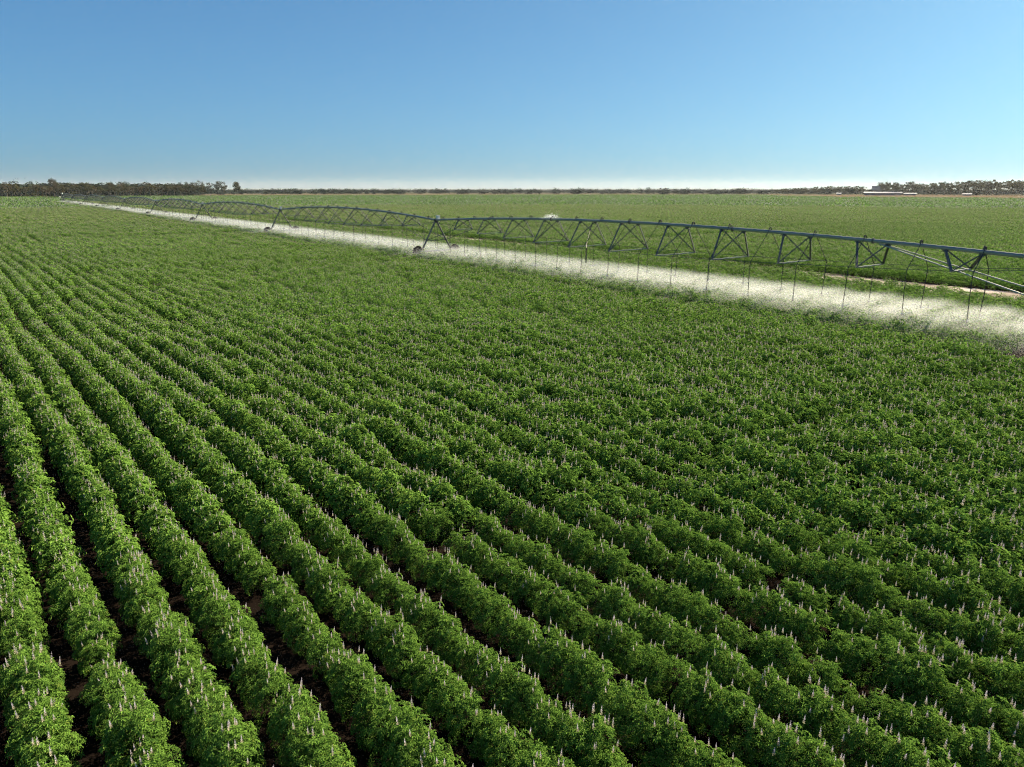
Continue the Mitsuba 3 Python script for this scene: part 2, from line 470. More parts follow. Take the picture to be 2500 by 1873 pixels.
R1, R2, R3, R4 = 34.0, 88.0, 160.0, 300.0
for k in range(-90, 420):
    v = ROW0 + ROW_S * k
    # the stretch of u inside the wedge of view: walk in steps of 8 m and refine by distance
    for w in range(-30, 48):
        u0 = w * 8.0
        c = U * (u0 + 4) + V * v
        dist = math.hypot(c[0], c[1])
        if dist > R4 + 6 or not in_view(c[0], c[1], 14):
            continue
        if dist > R3:
            if is_crop(*c) and in_view(c[0], c[1], 8) and is_crop(*(c + U * 3.5)) and is_crop(*(c - U * 3.5)):
                b = U * u0 + V * v
                field(f'row_farther_{(k * 7 + w * 3) % N4}', b, ROW_AZ, 1.0, rnd.uniform(0.78, 1.16) * (0.5 if rnd.random() < 0.06 else 1.0))
                cnt['farther'] += 1
            continue
        for h in range(2):
            u1 = u0 + h * 4.0
            c = U * (u1 + 2) + V * v
            dist = math.hypot(c[0], c[1])
            if dist > R2:
                if is_crop(*c) and is_crop(*(c + U * 1.9)) and is_crop(*(c - U * 1.9)):
                    b = U * u1 + V * (v + row_offset(k, u1))
                    rad = math.hypot(*(c - PIVOT))
                    gap = any(abs(rad - r) < 1.2 for r in WHEEL_R)
                    field(f'row_far_{(k * 5 + w * 3 + h) % N3}', b, ROW_AZ, 1.0, rnd.uniform(0.80, 1.14) * (0.62 if gap else 1.0) * (0.55 if rnd.random() < 0.07 else 1.0))
                    cnt['far'] += 1
                continue
            for h2 in range(2):
                u2 = u1 + h2 * 2.0
                c = U * (u2 + 1) + V * v
                dist = math.hypot(c[0], c[1])
                if not in_view(c[0], c[1], 5):
                    continue
                if dist > R1:
                    if is_crop(*c) and is_crop(*(c + U * 0.9)) and is_crop(*(c - U * 0.9)):
                        rad = math.hypot(*(c - PIVOT))
                        if any(abs(rad - r) < 0.75 for r in WHEEL_R) and rnd.random() < 0.75:
                            continue
                        if rnd.random() < 0.008:
                            continue
                        b = U * u2 + V * (v + row_offset(k, u2))
                        flip = rnd.random() < 0.5
                        bb = b + U * 2.0 if flip else b
                        field(f'row_piece_{rnd.randrange(N2)}', bb, ROW_AZ + (math.pi if flip else 0), 1.0, (0.72 + 0.5 * vigour(*c)) * rnd.uniform(0.90, 1.10) * (0.6 if rnd.random() < 0.04 else 1.0))
                        cnt['piece'] += 1
                    continue
                for q in range(5):
                    u3 = u2 + 0.4 * (q + 0.5) + rnd.uniform(-0.09, 0.09)
                    p = U * u3 + V * (v + row_offset(k, u3) + rnd.gauss(0, 0.025))
                    dist = math.hypot(*p)
                    rad = math.hypot(*(p - PIVOT))
                    s = rnd.uniform(0.88, 1.14) * (0.76 + 0.44 * vigour(*p))
                    if not is_crop(*p) or rnd.random() < 0.004:
                        continue
                    wd = min(abs(rad - r) for r in WHEEL_R)
                    if wd < 0.06 or (wd < 0.22 and rnd.random() < 0.15):
                        continue
                    if wd < 0.5:
                        s *= 0.92
                    if rnd.random() < 0.03:
                        s *= 0.72
                    rz = ROW_AZ + rnd.choice([0, math.pi]) + rnd.uniform(-0.25, 0.25)
                    near_list.append((dist, p, rz, s, s * rnd.uniform(0.9, 1.1)))

near_list.sort(key=lambda a: (a[0] if abs(a[1][0]) < 0.72 * a[1][1] * 0.964 + 1.9 and a[1][1] > 6.3 else a[0] + 1000))
for i, (dist, p, rz, s, sz) in enumerate(near_list):
    if i < 300:
        key = 'crop_plant' if i == 0 else f'crop_plant_{i:03d}'
        scene[key] = {'type': 'instance', 'group': {'type': 'ref', 'id': f'plant_near_{rnd.randrange(N0)}'}, 'to_world': place(p, 0.0, rz, s, sz)}
        tag(key, 'bushy green crop plant with pale lilac flower spikes in the nearest rows', 'crop plant', 'crop plants in the nearest rows')
    else:
        g = rnd.randrange(N0)
        field(f'plant_near_{g}' if dist < 15.5 and False else f'plant_mid_{rnd.randrange(N1)}', p, rz, s, sz)
        cnt['mid'] += 1

# far patches, laid out on the row axes
for a in range(-30, 60):
    for b in range(-35, 40):
        o = U * (a * 24.0) + V * (b * 24.0)
        c = o + (U + V) * 12.0
        dist = math.hypot(c[0], c[1])
        if dist < R4 - 4 or not in_view(c[0], c[1], 30) or not is_crop(*c):
            continue
        ok = True
        for du in (1, 23):
            for dv in (1, 23):
                q = o + U * du + V * dv
                if not is_crop(*q):
                    ok = False
        n = (c - T1) @ N
        if not ok and -45 < n < 20:
            # next to the track: keep strips of rows instead of a whole patch
            for r in range(27):
                for w in range(3):
                    q = o + U * (w * 8.0) + V * (r * ROW_S)
                    if is_crop(*q) and is_crop(*(q + U * 8)):
                        field(f'row_farther_{(r + w) % N4}', q, ROW_AZ, 1.0, rnd.uniform(0.85, 1.1))
            continue
        field(f'patch_{rnd.randrange(N5)}', o, ROW_AZ, 1.0, rnd.uniform(0.85, 1.15))
        cnt['patch'] += 1
for i, e in enumerate(field_entries):
    scene[f'crop_field__{i + 1:05d}'] = e
tag('crop_field', 'rows of green flowering crop filling the field as far as the trees', 'crop field', kind='stuff')
print('crop counts', cnt, len(near_list))

# ---------------------------------------------------------------- the irrigation machine
IM = 'irrigation_machine'
ZJ, RISE = 3.88, 0.78
tag(IM, 'long grey arched pipe machine on wheeled towers spraying water over the crop', 'irrigation machine')


def zpipe(s, L):
    return ZJ + RISE * (1 - ((s - L / 2) / (L / 2)) ** 2)


def build_span(t0, L, nst, near):
    """a span from machine coordinate t0 (inner joint) of length L"""
    base = fresh(IM + '__span')
    P = lambda s, n, z: at(t0 + s, n, z)
    ss = np.linspace(0.12, L - 0.12, 41)
    put(base + '__pipe', MB().tube([P(s, 0, zpipe(s, L)) for s in ss], 0.105, 12 if near else 8), 'm_pipe', 40)
    gap = (L - 10.7) / (nst - 1)
    st = [5.35 + gap * k for k in range(nst)]
    prof = lambda s: np.sin(np.pi * np.clip(s / L, 0, 1)) ** 0.9
    wid = lambda s: 0.62 + 1.45 * prof(s)
    zb = lambda s: zpipe(s, L) - (0.46 + 1.55 * prof(s))
    for k in range(1, nst, 2):
        s = st[k]
        q = [P(s - 0.035, 0, zpipe(s, L)), P(s + 0.035, 0, zpipe(s, L))]
        put(base + '__flange', MB().tube(q, 0.155, 12 if near else 8), 'm_steel')
    for k, s in enumerate(st):
        w, z = wid(s), zb(s)
        for sg in (1, -1):
            c = P(s, sg * w, z)
            m = MB().angle_iron(c, P(s - sg * 0.85, sg * 0.08, zpipe(s - sg * 0.85, L) - 0.09), 0.11 if near else 0.12)
            put(base + '__strut', m, 'm_steel')
            m = MB().angle_iron(c, P(s + sg * 0.85, sg * 0.08, zpipe(s + sg * 0.85, L) - 0.09), 0.068 if near else 0.09)
            put(base + '__strut', m, 'm_steel')
        put(base + '__spreader_bar', MB().angle_iron(P(s, w + 0.05, z), P(s, -w - 0.05, z), 0.07), 'm_bright')
        if near:
            for q in (-0.85, 0.85):
                a = s + q
                g = MB().add([P(a - 0.2, 0.02, zpipe(a, L) - 0.1), P(a + 0.2, 0.02, zpipe(a, L) - 0.1), P(a, 0.02, zpipe(a, L) - 0.26),
                              P(a - 0.2, -0.02, zpipe(a, L) - 0.1), P(a + 0.2, -0.02, zpipe(a, L) - 0.1), P(a, -0.02, zpipe(a, L) - 0.26)],
                             [[0, 1, 2], [3, 5, 4], [0, 2, 5], [0, 5, 3], [1, 4, 5], [1, 5, 2], [0, 3, 4], [0, 4, 1]])
                put(base + '__gusset', g, 'm_steel')
    for sg in (1, -1):
        pts = [P(0.3, sg * 0.12, zpipe(0, L) - 0.25)] + [P(s, sg * wid(s), zb(s)) for s in st] + [P(L - 0.3, sg * 0.12, zpipe(L, L) - 0.25)]
        m = MB()
        for a, b in zip(pts[:-1], pts[1:]):
            m.tube([a, b], 0.014 if near else 0.02, 5)
        put(base + '__truss_rod', m, 'm_steel')
    ng = int(round(L / 3.02))
    heads = []
    for g in range(ng):
        s = (g + 0.5) * L / ng
        zt = zpipe(s, L)
        w, z = wid(s) if s > 4 and s < L - 4 else 0.75, zb(s)
        for sg in (1, -1):
            o = 0.06 * sg
            zend = 0.86 + rnd.uniform(-0.06, 0.06)
            hook = [P(s + o, 0.0, zt + 0.09), P(s + o, 0.0, zt + 0.2), P(s + o, sg * 0.05, zt + 0.26), P(s + o, sg * 0.15, zt + 0.26), P(s + o, sg * 0.2, zt + 0.2), P(s + o, sg * 0.22, zt + 0.05)]
            put(base + '__gooseneck', MB().tube(hook, 0.026 if near else 0.03, 5), 'm_hose', 60)
            sway = rnd.uniform(-0.08, 0.08)
            hose = [hook[-1], P(s + o, sg * (0.22 + (w - 0.22) * 0.5), zt + 0.05 + (z - zt - 0.05) * 0.5 - 0.03), P(s + o, sg * w, z - 0.02), P(s + o, sg * (w + 0.02), z - 0.2),
                    P(s + o + sway * 0.3, sg * (w + 0.02), z * 0.5 + zend * 0.5), P(s + o + sway, sg * (w + 0.02), zend + 0.12)]
            put(base + '__drop_hose', MB().tube(hose, 0.021 if near else 0.024, 5, caps=False), 'm_hose', 60)
            hd = hose[-1]
            m = MB().tube([hd + [0, 0, 0.02], hd - [0, 0, 0.02], hd - [0, 0, 0.1]], [0.028, 0.035, 0.022], 6)
            m.tube([hd - [0, 0, 0.13], hd - [0, 0, 0.155]], [0.06, 0.05], 8).tube([hd - [0, 0, 0.155], hd - [0, 0, 0.23]], [0.03, 0.035], 6)
            for a in (0, 2.1, 4.2):
                r = np.array([0.05 * math.cos(a), 0.05 * math.sin(a), 0])
                m.tube([hd - [0, 0, 0.08] + r * 0.5, hd - [0, 0, 0.14] + r], 0.006, 4)
            put(base + '__sprinkler_head', m, 'm_hose')
            heads.append(hd - [0, 0, 0.12])
    return heads


def wheel_mesh(c):
    """tyre with lugs and a rim; the axle lies along the machine"""
    tyre, rim = MB(), MB()
    prof = [(-0.15, 0.40), (-0.17, 0.50), (-0.14, 0.58), (-0.06, 0.61), (0.06, 0.61), (0.14, 0.58), (0.17, 0.50), (0.15, 0.40)]
    S = 24
    a = np.arange(S) / S * 2 * np.pi
    v = np.array([[x, r * math.cos(q), r * math.sin(q)] for q in a for x, r in prof])
    f = []
    K = len(prof)
    for i in range(S):
        for j in range(K - 1):
            f.append([i * K + j, ((i + 1) % S) * K + j, ((i + 1) % S) * K + j + 1, i * K + j + 1])
    tyre.add(v @ MFRAME + c, f)
    for i in range(18):
        q = i / 18 * 2 * np.pi
        for sd in (-1, 1):
            q2 = q + sd * 0.09
            e1 = np.array([0, math.cos(q2), math.sin(q2)])
            e2 = np.array([0, -math.sin(q2), math.cos(q2)])
            b = trimesh.creation.box([0.17, 0.09, 0.05])
            vv = np.array(b.vertices)
            vv[:, 2] += sd * vv[:, 0] * 0.35
            p = np.stack([vv[:, 0] + sd * 0.08, *(vv[:, 1:2] * e1[1:] + vv[:, 2:3] * e2[1:]).T], 1) + e1 * 0.615
            tyre.add(p @ MFRAME + c, b.faces)
    ring = lambda x, r: np.array([[x, r * math.cos(q), r * math.sin(q)] for q in a])
    rv = np.vstack([ring(-0.13, 0.41), ring(-0.03, 0.36), ring(-0.02, 0.1), ring(0.02, 0.1), ring(0.03, 0.36), ring(0.13, 0.41)])
    rf = [[j * S + i, j * S + (i + 1) % S, (j + 1) * S + (i + 1) % S, (j + 1) * S + i] for j in range(5) for i in range(S)]
    rim.add(rv @ MFRAME + c, rf)
    rim.tube([c + np.array([-0.1, 0, 0]) @ MFRAME, c + np.array([0.1, 0, 0]) @ MFRAME], 0.11, 10)
    return tyre, rim


def build_tower(t, near):
    base = fresh(IM + '__tower')
    P = lambda s, n, z: at(t + s, n, z)
    for sg in (1, -1):
        b = P(0, sg * 1.78, 0.78)
        put(base + '__leg', MB().angle_iron(b, P(0, sg * 0.1, ZJ - 0.12), 0.17, 0.02).tube([P(0.05, sg * 1.78, 0.78), P(0.05, sg * 0.1, ZJ - 0.12)], 0.06, 6), 'm_steel')
        c = P(0, sg * 2.23, 0.63)
        tyre, rim = wheel_mesh(c)
        w = fresh(base + '__wheel')
        scene[w] = ply(tyre.mesh(), 'm_tyre', 35)
        put(base + '__wheel_rim', rim, 'm_hose', 35)
        put(base + '__gearbox', MB().tube([P(0.14, sg * 2.23, 0.63), P(0.40, sg * 2.23, 0.63)], [0.17, 0.13], 10), 'm_steel')
    put(base + '__drive_beam', MB().box(P(0.36, 0, 0.74), [0.16, 4.4, 0.16], MFRAME), 'm_pipe')
    put(base + '__cross_bar', MB().angle_iron(P(0, 1.17, 1.82), P(0, -1.17, 1.82), 0.08), 'm_steel')
    for dr_ in (1, -1):
        L = L_OUT if (t > 1 or dr_ > 0 and abs(t) < 1) else L_SPAN
        if t > 1 and dr_ > 0:
            continue
        for sg in (1, -1):
            s = 9.5 if t > 1 else 5.5
            prof = math.sin(math.pi * 5.4 / L) ** 0.9
            top = P(dr_ * s, sg * (0.13 if t > 1 else 0.62 + 1.45 * prof), zpipe(s, L) - (0.12 if t > 1 else 0.46 + 1.55 * prof))
            put(base + '__brace', MB().tube([top, P(dr_ * 0.03, sg * 1.16, 1.84)], 0.036 if t > 1 else 0.028, 6), 'm_bright' if t > 1 else 'm_steel')
    m = MB()
    m.tube([P(-0.16, 0, ZJ), P(0.16, 0, ZJ)], 0.15, 12)
    m.box(P(0, 0, ZJ - 0.2), [0.3, 0.34, 0.16], MFRAME)
    put(base + '__joint', m, 'm_hose')
    b = trimesh.creation.box([0.42, 0.3, 0.40])
    put(base + '__control_box', MB().box(P(0.45, 0.0, ZJ + 0.30), [0.34, 0.3, 0.36], MFRAME).box(P(0.45, 0, ZJ + 0.49), [0.38, 0.34, 0.03], MFRAME), 'm_white')


HEADS = []
build_tower(0.0, True)
HEADS += build_span(0.0, L_OUT, 11, True)
build_tower(L_OUT, True)
for k in range(1, N_SPAN + 1):
    if k < N_SPAN:
        build_tower(-k * L_SPAN, k < 3)
    HEADS += build_span(-k * L_SPAN, L_SPAN, 9, k < 3)

# a thick valve hose hanging from the long span
hp = [at(24.3, 0.1, 4.55), at(24.6, 0.6, 4.1), at(25.2, 1.5, 3.1), at(25.6, 1.9, 2.68)]
put(IM + '__valve_hose', MB().tube(hp, 0.032, 7).tube([at(25.6, 1.9, 2.72), at(25.6, 1.9, 1.95)], [0.04, 0.055], 8).tube([at(25.6, 1.9, 1.95), at(25.6, 1.9, 1.55)], [0.07, 0.03], 8), 'm_hose', 40)

# the pivot point in the middle of the field
pp = IM + '__pivot_point'
C = np.array([PIVOT[0], PIVOT[1], 0])
for a in range(4):
    d = np.array([math.cos(a * math.pi / 2 + 0.4), math.sin(a * math.pi / 2 + 0.4), 0])
    put(pp + '__leg', MB().angle_iron(C + d * 1.9, C + d * 0.35 + [0, 0, 3.7], 0.16, 0.02), 'm_steel')
put(pp + '__riser_pipe', MB().tube([C, C + [0, 0, 4.4]], 0.13, 10), 'm_pipe', 40)
put(pp + '__collar', MB().tube([C + [0, 0, 3.6], C + [0, 0, 3.95]], 0.42, 12), 'm_pipe')
put(pp + '__slip_ring_cover', MB().tube([C + [0, 0, 4.4], C + [0, 0, 4.9], C + [0, 0, 5.05]], [0.32, 0.32, 0.2], 12), 'm_white', 40)
put(pp + '__control_panel', MB().box(C + [0.9, -0.6, 1.5], [0.5, 0.3, 1.1]), 'm_steel')
put(pp + '__base_frame', MB().box(C + [0, 0, 0.3], [4.2, 4.2, 0.5]).box(C + [0, 0, 1.3], [2.9, 2.9, 0.1]), 'm_steel')
for k in list(scene):
    if k.startswith(IM + '__') and k.endswith('control_box'):
        labels[k] = {'label': 'white control box on top of the tower joint'}
labels[IM + '__pivot_point'] = {'label': 'four legged centre stand with white cap at the far end'}

# ---------------------------------------------------------------- water
def fan(rng, k):
    """droplets thrown out by one sprinkler, in its own frame (head at the origin)"""
    a = rng.integers(0, 9, k) / 9 * 2 * np.pi + rng.normal(size=k) * 0.13
    r = 3.8 * rng.uniform(0.01, 1, k) ** 1.3
    z = 0.20 * r - 0.085 * r ** 2 + rng.normal(size=k) * (0.015 + 0.05 * r)
    z = np.maximum(z, -0.45)
    c = np.stack([np.cos(a) * r, np.sin(a) * r, z], 1)
    s = rng.uniform(0.55, 1.2, k) * (0.0095 - 0.0008 * r)
    tet = np.array([[1, 1, 1], [1, -1, -1], [-1, 1, -1], [-1, -1, 1.0]])
    v = (c[:, None] + tet[None] * s[:, None, None]).reshape(-1, 3)
    o = np.arange(k)[:, None] * 4
    f = np.vstack([o + [0, 1, 2], o + [0, 3, 1], o + [0, 2, 3], o + [1, 3, 2]])
    return ply((v, f), 'm_water')


for g in range(4):
    scene[f'fan_{g}'] = {'type': 'shapegroup', 'droplets': fan(np.random.default_rng(700 + g), 380)}
for g in range(2):
    scene[f'fan_far_{g}'] = {'type': 'shapegroup', 'droplets': fan(np.random.default_rng(710 + g), 260)}
for i, h in enumerate(HEADS):
    g = f'fan_{rnd.randrange(4)}' if np.hypot(h[0], h[1]) < 130 else f'fan_far_{rnd.randrange(2)}'
    scene[f'water_spray__{i + 1:03d}'] = {'type': 'instance', 'group': {'type': 'ref', 'id': g}, 'to_world': place(h[:2], h[2], rnd.uniform(0, 6.28), 1.0, 1.0)}
tag('water_spray', 'white fans of water drops thrown by the hanging sprinklers', 'water spray', kind='stuff')

# a leaking joint on the long span throws a little spray up
r_ = np.random.default_rng(77)
k = 700
q = np.stack([r_.normal(size=k) * 0.5, r_.normal(size=k) * 0.25, r_.gamma(2.0, 0.07, k)], 1)
q[:, 2] -= 0.25 * q[:, 0] ** 2
tet = np.array([[1, 1, 1], [1, -1, -1], [-1, 1, -1], [-1, -1, 1.0]]) * 0.011
lv = ((q @ MFRAME + at(19.0, 0, 4.70))[:, None] + tet[None]).reshape(-1, 3)
o = np.arange(k)[:, None] * 4
scene['leak_spray'] = ply((lv, np.vstack([o + [0, 1, 2], o + [0, 3, 1], o + [0, 2, 3], o + [1, 3, 2]])), 'm_water')
tag('leak_spray', 'small puff of water above a leaking joint of the pipe', 'water spray', kind='stuff')

# the fine mist that the fans make: one long box of uneven density
B0, B1, BW, BZ0, BZ1 = -N_SPAN * L_SPAN + 2, L_OUT + 12, 8.0, 0.03, 2.1
nx, ny, nz = 900, 40, 14
gt = np.linspace(B0, B1, nx)
gn = np.linspace(-BW, BW, ny)
gz = np.linspace(BZ0, BZ1, nz)
dens = np.zeros((nz, ny, nx), np.float32)
prof_n = np.exp(-((gn + 0.8) / 4.4) ** 2)
ripple = 0.8 + 0.4 * meshkit.fbm(np.stack(np.meshgrid(gz * 0.8, gn * 0.35, gt * 0.35, indexing='ij'), -1), 3, 5)
zz = gz[:, None, None]
top = 1.25 + 0.15 * np.sin(gt * 2 * np.pi / 3.02)[None, None, :] - 0.028 * (np.abs(gn)[None, :, None] - 1.6).clip(0) ** 2
dens = prof_n[None, :, None] * np.clip((top - zz) / 0.35, 0, 1) * (0.35 + 0.65 * np.clip((zz - 0.2) / 0.5, 0, 1)) * ripple
ends = np.clip((gt - B0) / 6, 0, 1) * np.clip((B1 - gt) / 6, 0, 1)
flow = 0.22 + 0.88 * (gt - B0) / (B1 - B0)          # the nozzles nearer the pivot give less water
dens = (dens * (ends * flow)[None, None, :])[:, ::-1].astype(np.float32)
cm = at((B0 + B1) / 2, 0, (BZ0 + BZ1) / 2)
BOX = T(np.array([[D[0], -N[0], 0, cm[0]], [D[1], -N[1], 0, cm[1]], [0, 0, 1, cm[2]], [0, 0, 0, 1.0]])) @ T().scale([(B1 - B0) / 2, BW, (BZ1 - BZ0) / 2])
UNIT = BOX @ T().translate([-1, -1, -1]) @ T().scale([2, 2, 2])
scene['mist_medium'] = {'type': 'heterogeneous', 'albedo': {'type': 'constvolume', 'value': rgb(0.955, 0.985, 1.0)}, 'scale': 0.21,
                        'sigma_t': {'type': 'gridvolume', 'grid': mi.VolumeGrid(dens[..., None]), 'to_world': UNIT, 'filter_type': 'trilinear'},
                        'phase': {'type': 'hg', 'g': 0.45}}
MIST = {'type': 'cube', 'to_world': BOX, 'bsdf': {'type': 'null'}, 'interior': {'type': 'ref', 'id': 'mist_medium'}}
scene['spray_mist'] = MIST
tag('spray_mist', 'fine white mist hanging low along the line of sprinklers', 'mist', kind='stuff')


# ---------------------------------------------------------------- trees, woods, hills
def bark_fn(p, n, uv):
    return mix((0.10, 0.085, 0.07), (0.22, 0.19, 0.16), noise(p.x * 2, p.y * 2, p.z * 1.2))


def gum_fn(p, n, uv):
    a = mix((0.038, 0.046, 0.020), (0.090, 0.090, 0.040), uv.x)
    return mix(a, (0.095, 0.065, 0.040), uv.y)


scene['m_bark'] = {'type': 'twosided', 'bsdf': {'type': 'diffuse', 'reflectance': proc(bark_fn)}}
scene['m_gum'] = {'type': 'principledthin', 'base_color': proc(gum_fn), 'roughness': 0.6, 'diff_trans': 0.6}
scene['m_wood'] = {'type': 'twosided', 'bsdf': {'type': 'diffuse', 'reflectance': proc(lambda p, n, uv: mix((0.016, 0.030, 0.024), (0.040, 0.056, 0.040), uv.x))}}


def tree(rng, h, crown_w, brown, trunk_h=0.35, dense=1.0, round_=False):
    """a tree at unit position: trunk with limbs, crown of leaf clumps"""
    tr = MB()
    lean = rng.normal(size=2) * 0.05 * h
    fork = np.array([lean[0] * 0.5, lean[1] * 0.5, h * trunk_h])
    tr.tube([[0, 0, -0.2], fork * 0.5 + [0.05, 0, 0], fork], [0.022 * h, 0.016 * h, 0.013 * h], 6)
    ends = []
    for i in range(7):
        a = i * 2.4 + rng.uniform(-0.4, 0.4)
        q = np.array([math.cos(a), math.sin(a), 0]) * crown_w * rng.uniform(0.18, 0.46)
        e = np.array([lean[0], lean[1], h * rng.uniform(max(trunk_h + 0.12, 0.5), 0.93)]) + q
        tr.tube([fork, fork * 0.5 + e * 0.5 + [0, 0, 0.04 * h], e], [0.010 * h, 0.006 * h, 0.002 * h], 4, caps=False)
        ends += [e, e * 0.75 + fork * 0.25 + rng.normal(size=3) * 0.05 * h]
    ends.append(np.array([lean[0], lean[1], h * 0.93]))
    vs = []
    for e in ends:
        k = int(rng.integers(16, 30) * dense)
        rad = np.array([crown_w * 0.2, crown_w * 0.2, h * 0.09]) * rng.uniform(0.7, 1.3)
        q = unit(rng.normal(size=(k, 3))) * rng.uniform(0.3, 1.0, (k, 1)) * rad + e
        nor = unit(unit(q - e) + [0, 0, 0.4] + rng.normal(size=(k, 3)) * 0.6)
        d = unit(np.cross(nor, rng.normal(size=(k, 3))))
        vs.append(kites(q, d, nor, rng.uniform(0.55, 1.15, k) * 0.085 * h, rng.uniform(0.25, 0.45, k) * 0.085 * h, np.clip(rng.uniform(0, 1) * 0.5 + rng.uniform(0, 0.5, k), 0, 1), np.clip(brown + rng.normal(size=k) * 0.25, 0, 1)))
    return {'type': 'shapegroup', 'trunk': ply(tr.mesh(), 'm_bark'), 'crown': shape(join(vs), 'm_gum')}


NT = 7
for g in range(NT):
    r_ = np.random.default_rng(800 + g)
    scene[f'gum_{g}'] = tree(r_, 10.0, r_.uniform(6.0, 8.5), [0.1, 0.45, 0.7, 0.25, 0.05, 0.6, 0.35][g], r_.uniform(0.22, 0.4))
scene['gum_lone'] = tree(np.random.default_rng(823), 10.0, 7.4, 0.2, 0.36, 2.4)
for g in range(3):
    scene[f'row_tree_{g}'] = tree(np.random.default_rng(830 + g), 10.0, 7.6, 0.05, 0.24, 1.7)
scene['bush_form'] = tree(np.random.default_rng(840), 10.0, 13.0, 0.0, 0.15, 1.6)


def px_dir(px):
    """bearing of a column of the 2500 pixel wide photograph, as x over y on the ground"""
    return (px - 1250) / 1736 * math.cos(PITCH) * 1.0


def stand(px, d):
    b = px_dir(px)
    y = d / math.sqrt(1 + b * b)
    return np.array([b * y, y])


def plant_tree(name, grp, px, d, h, label, group=None, cat='tree', wide=1.0):
    p = stand(px, d)
    k = fresh(name)
    s = h / 10.0
    scene[k] = {'type': 'instance', 'group': {'type': 'ref', 'id': grp}, 'to_world': place(p, float(ground_z(d)), rnd.uniform(0, 6.28), s * wide, s)}
    tag(k, label, cat, group)


px = 2.0
while px < 500:
    plant_tree('gum_tree', f'gum_{rnd.randrange(NT)}', px, rnd.uniform(715, 745), rnd.uniform(8.5, 12.5), 'olive brown gum tree in the dense tree line behind the far end of the machine', 'gum trees of the dense tree line', wide=1.1)
    px += rnd.uniform(5.5, 11)
for px, h, lab in [(131, 15.5, 'tallest gum tree, standing above the dense tree line left of the pivot stand'), (488, 14.5, 'slender gum tree rising above the right part of the dense tree line'),
                   (512, 12.5, 'gum tree between the dense tree line and the round pair'), (533, 13.8, 'tall green gum tree, second from the lone yellowish tree'), (545, 13.0, 'round topped gum tree next to the lone yellowish tree')]:
    plant_tree('gum_tree', f'gum_{rnd.randrange(NT)}', px, 735, h, lab, wide=0.9)
plant_tree('gum_tree', 'gum_lone', 577, 728, 13.0, 'lone yellowish gum tree with bare trunk at the right end of the tree line', wide=0.85)
plant_tree('dark_bush', 'bush_form', 84, 700, 4.4, 'low dark round bush before the tree line at the field edge', cat='bush', wide=1.0)
plant_tree('dark_bush', 'bush_form', 62, 702, 3.1, 'smaller dark bush touching the low dark round bush', cat='bush', wide=0.9)
plant_tree('dark_bush', 'bush_form', 100, 704, 2.6, 'lowest dark bush on the right of the low dark round bush', cat='bush', wide=0.9)
plant_tree('dark_bush', 'bush_form', 178, 706, 5.2, 'dark spreading bush behind the pivot stand', cat='bush', wide=0.9)
px = 2152.0
while px < 2560:
    plant_tree('windbreak_tree', f'row_tree_{rnd.randrange(3)}', px, rnd.uniform(930, 955), rnd.uniform(11.5, 15.0) + (1.5 if px > 2340 else 0), 'dark green tree in the even row beyond the white roofs on the right', 'trees of the even row on the right', wide=0.9)
    px += rnd.uniform(6.0, 9.5)
px = 1884.0
while px < 2112:
    plant_tree('windbreak_tree', f'row_tree_{rnd.randrange(3)}', px, rnd.uniform(985, 1010), 5.5 + 4.5 * min(1, (px - 1880) / 140) + rnd.uniform(-0.8, 0.8), 'dark green tree in the low tree line left of the gabled shed', 'trees of the low tree line', wide=1.1)
    px += rnd.uniform(6, 11)


def clump(rng):
    vs = []
    for i in range(6):
        c = np.array([rng.uniform(-8, 8), rng.uniform(-5, 5), 0])
        h = rng.uniform(5.5, 8.5)
        k = 26
        q = unit(rng.normal(size=(k, 3))) * [2.4, 2.4, h * 0.36] + c + [0, 0, h * 0.6]
        nor = unit(q - c - [0, 0, h * 0.4] + rng.normal(size=(k, 3)) * 0.7)
        d = unit(np.cross(nor, rng.normal(size=(k, 3))))
        vs.append(kites(q, d, nor, rng.uniform(1.2, 2.4, k), rng.uniform(0.5, 0.9, k), np.clip(rng.uniform(0, 0.7) + rng.uniform(0, 0.3, k), 0, 1), 0.0))
        vs.append(kites(np.array([c]), np.array([[0, 0, 1.0]]), np.array([[0.3, -1.0, 0]]), h * 0.6, 0.2, 0.1, 0.0, fold=0, droop=0))
    return {'type': 'shapegroup', 'trees': shape(join(vs), 'm_wood')}


for g in range(4):
    scene[f'clump_{g}'] = clump(np.random.default_rng(850 + g))
wood = []
for i in range(15):
    d0 = 985 * 1.135 ** i
    step = 11 + 0.0035 * d0
    n_ = int(1.7 * d0 / step)
    for j in range(n_):
        d = d0 * rnd.uniform(0.94, 1.07)
        b = -0.88 + 1.76 * (j + rnd.random()) / n_
        if d < 1250 and b < -0.38 and rnd.random() < 0.3:
            continue
        if d < 1300 and -0.36 < b < 0.40 and rnd.random() < 0.35:
            continue
        y = d / math.sqrt(1 + b * b)
        wood.append((np.array([b * y, y]), d))
# the woods behind the tree lines on the left are taller and closer
for j in range(150):
    wood.append((stand(rnd.uniform(-60, 480), rnd.uniform(755, 900)), 0.0))
for i, (p, d) in enumerate(wood):
    s = 1.0 if d else rnd.uniform(1.25, 1.6)
    scene[f'woodland__{i + 1:04d}'] = {'type': 'instance', 'group': {'type': 'ref', 'id': f'clump_{rnd.randrange(4)}'},
                                       'to_world': place(p, float(ground_z(np.hypot(*p))) - 0.3, rnd.uniform(-0.5, 0.5), s, s * rnd.uniform(0.8, 1.15))}
tag('woodland', 'low dark woodland stretching along the whole horizon', 'woodland', kind='stuff')


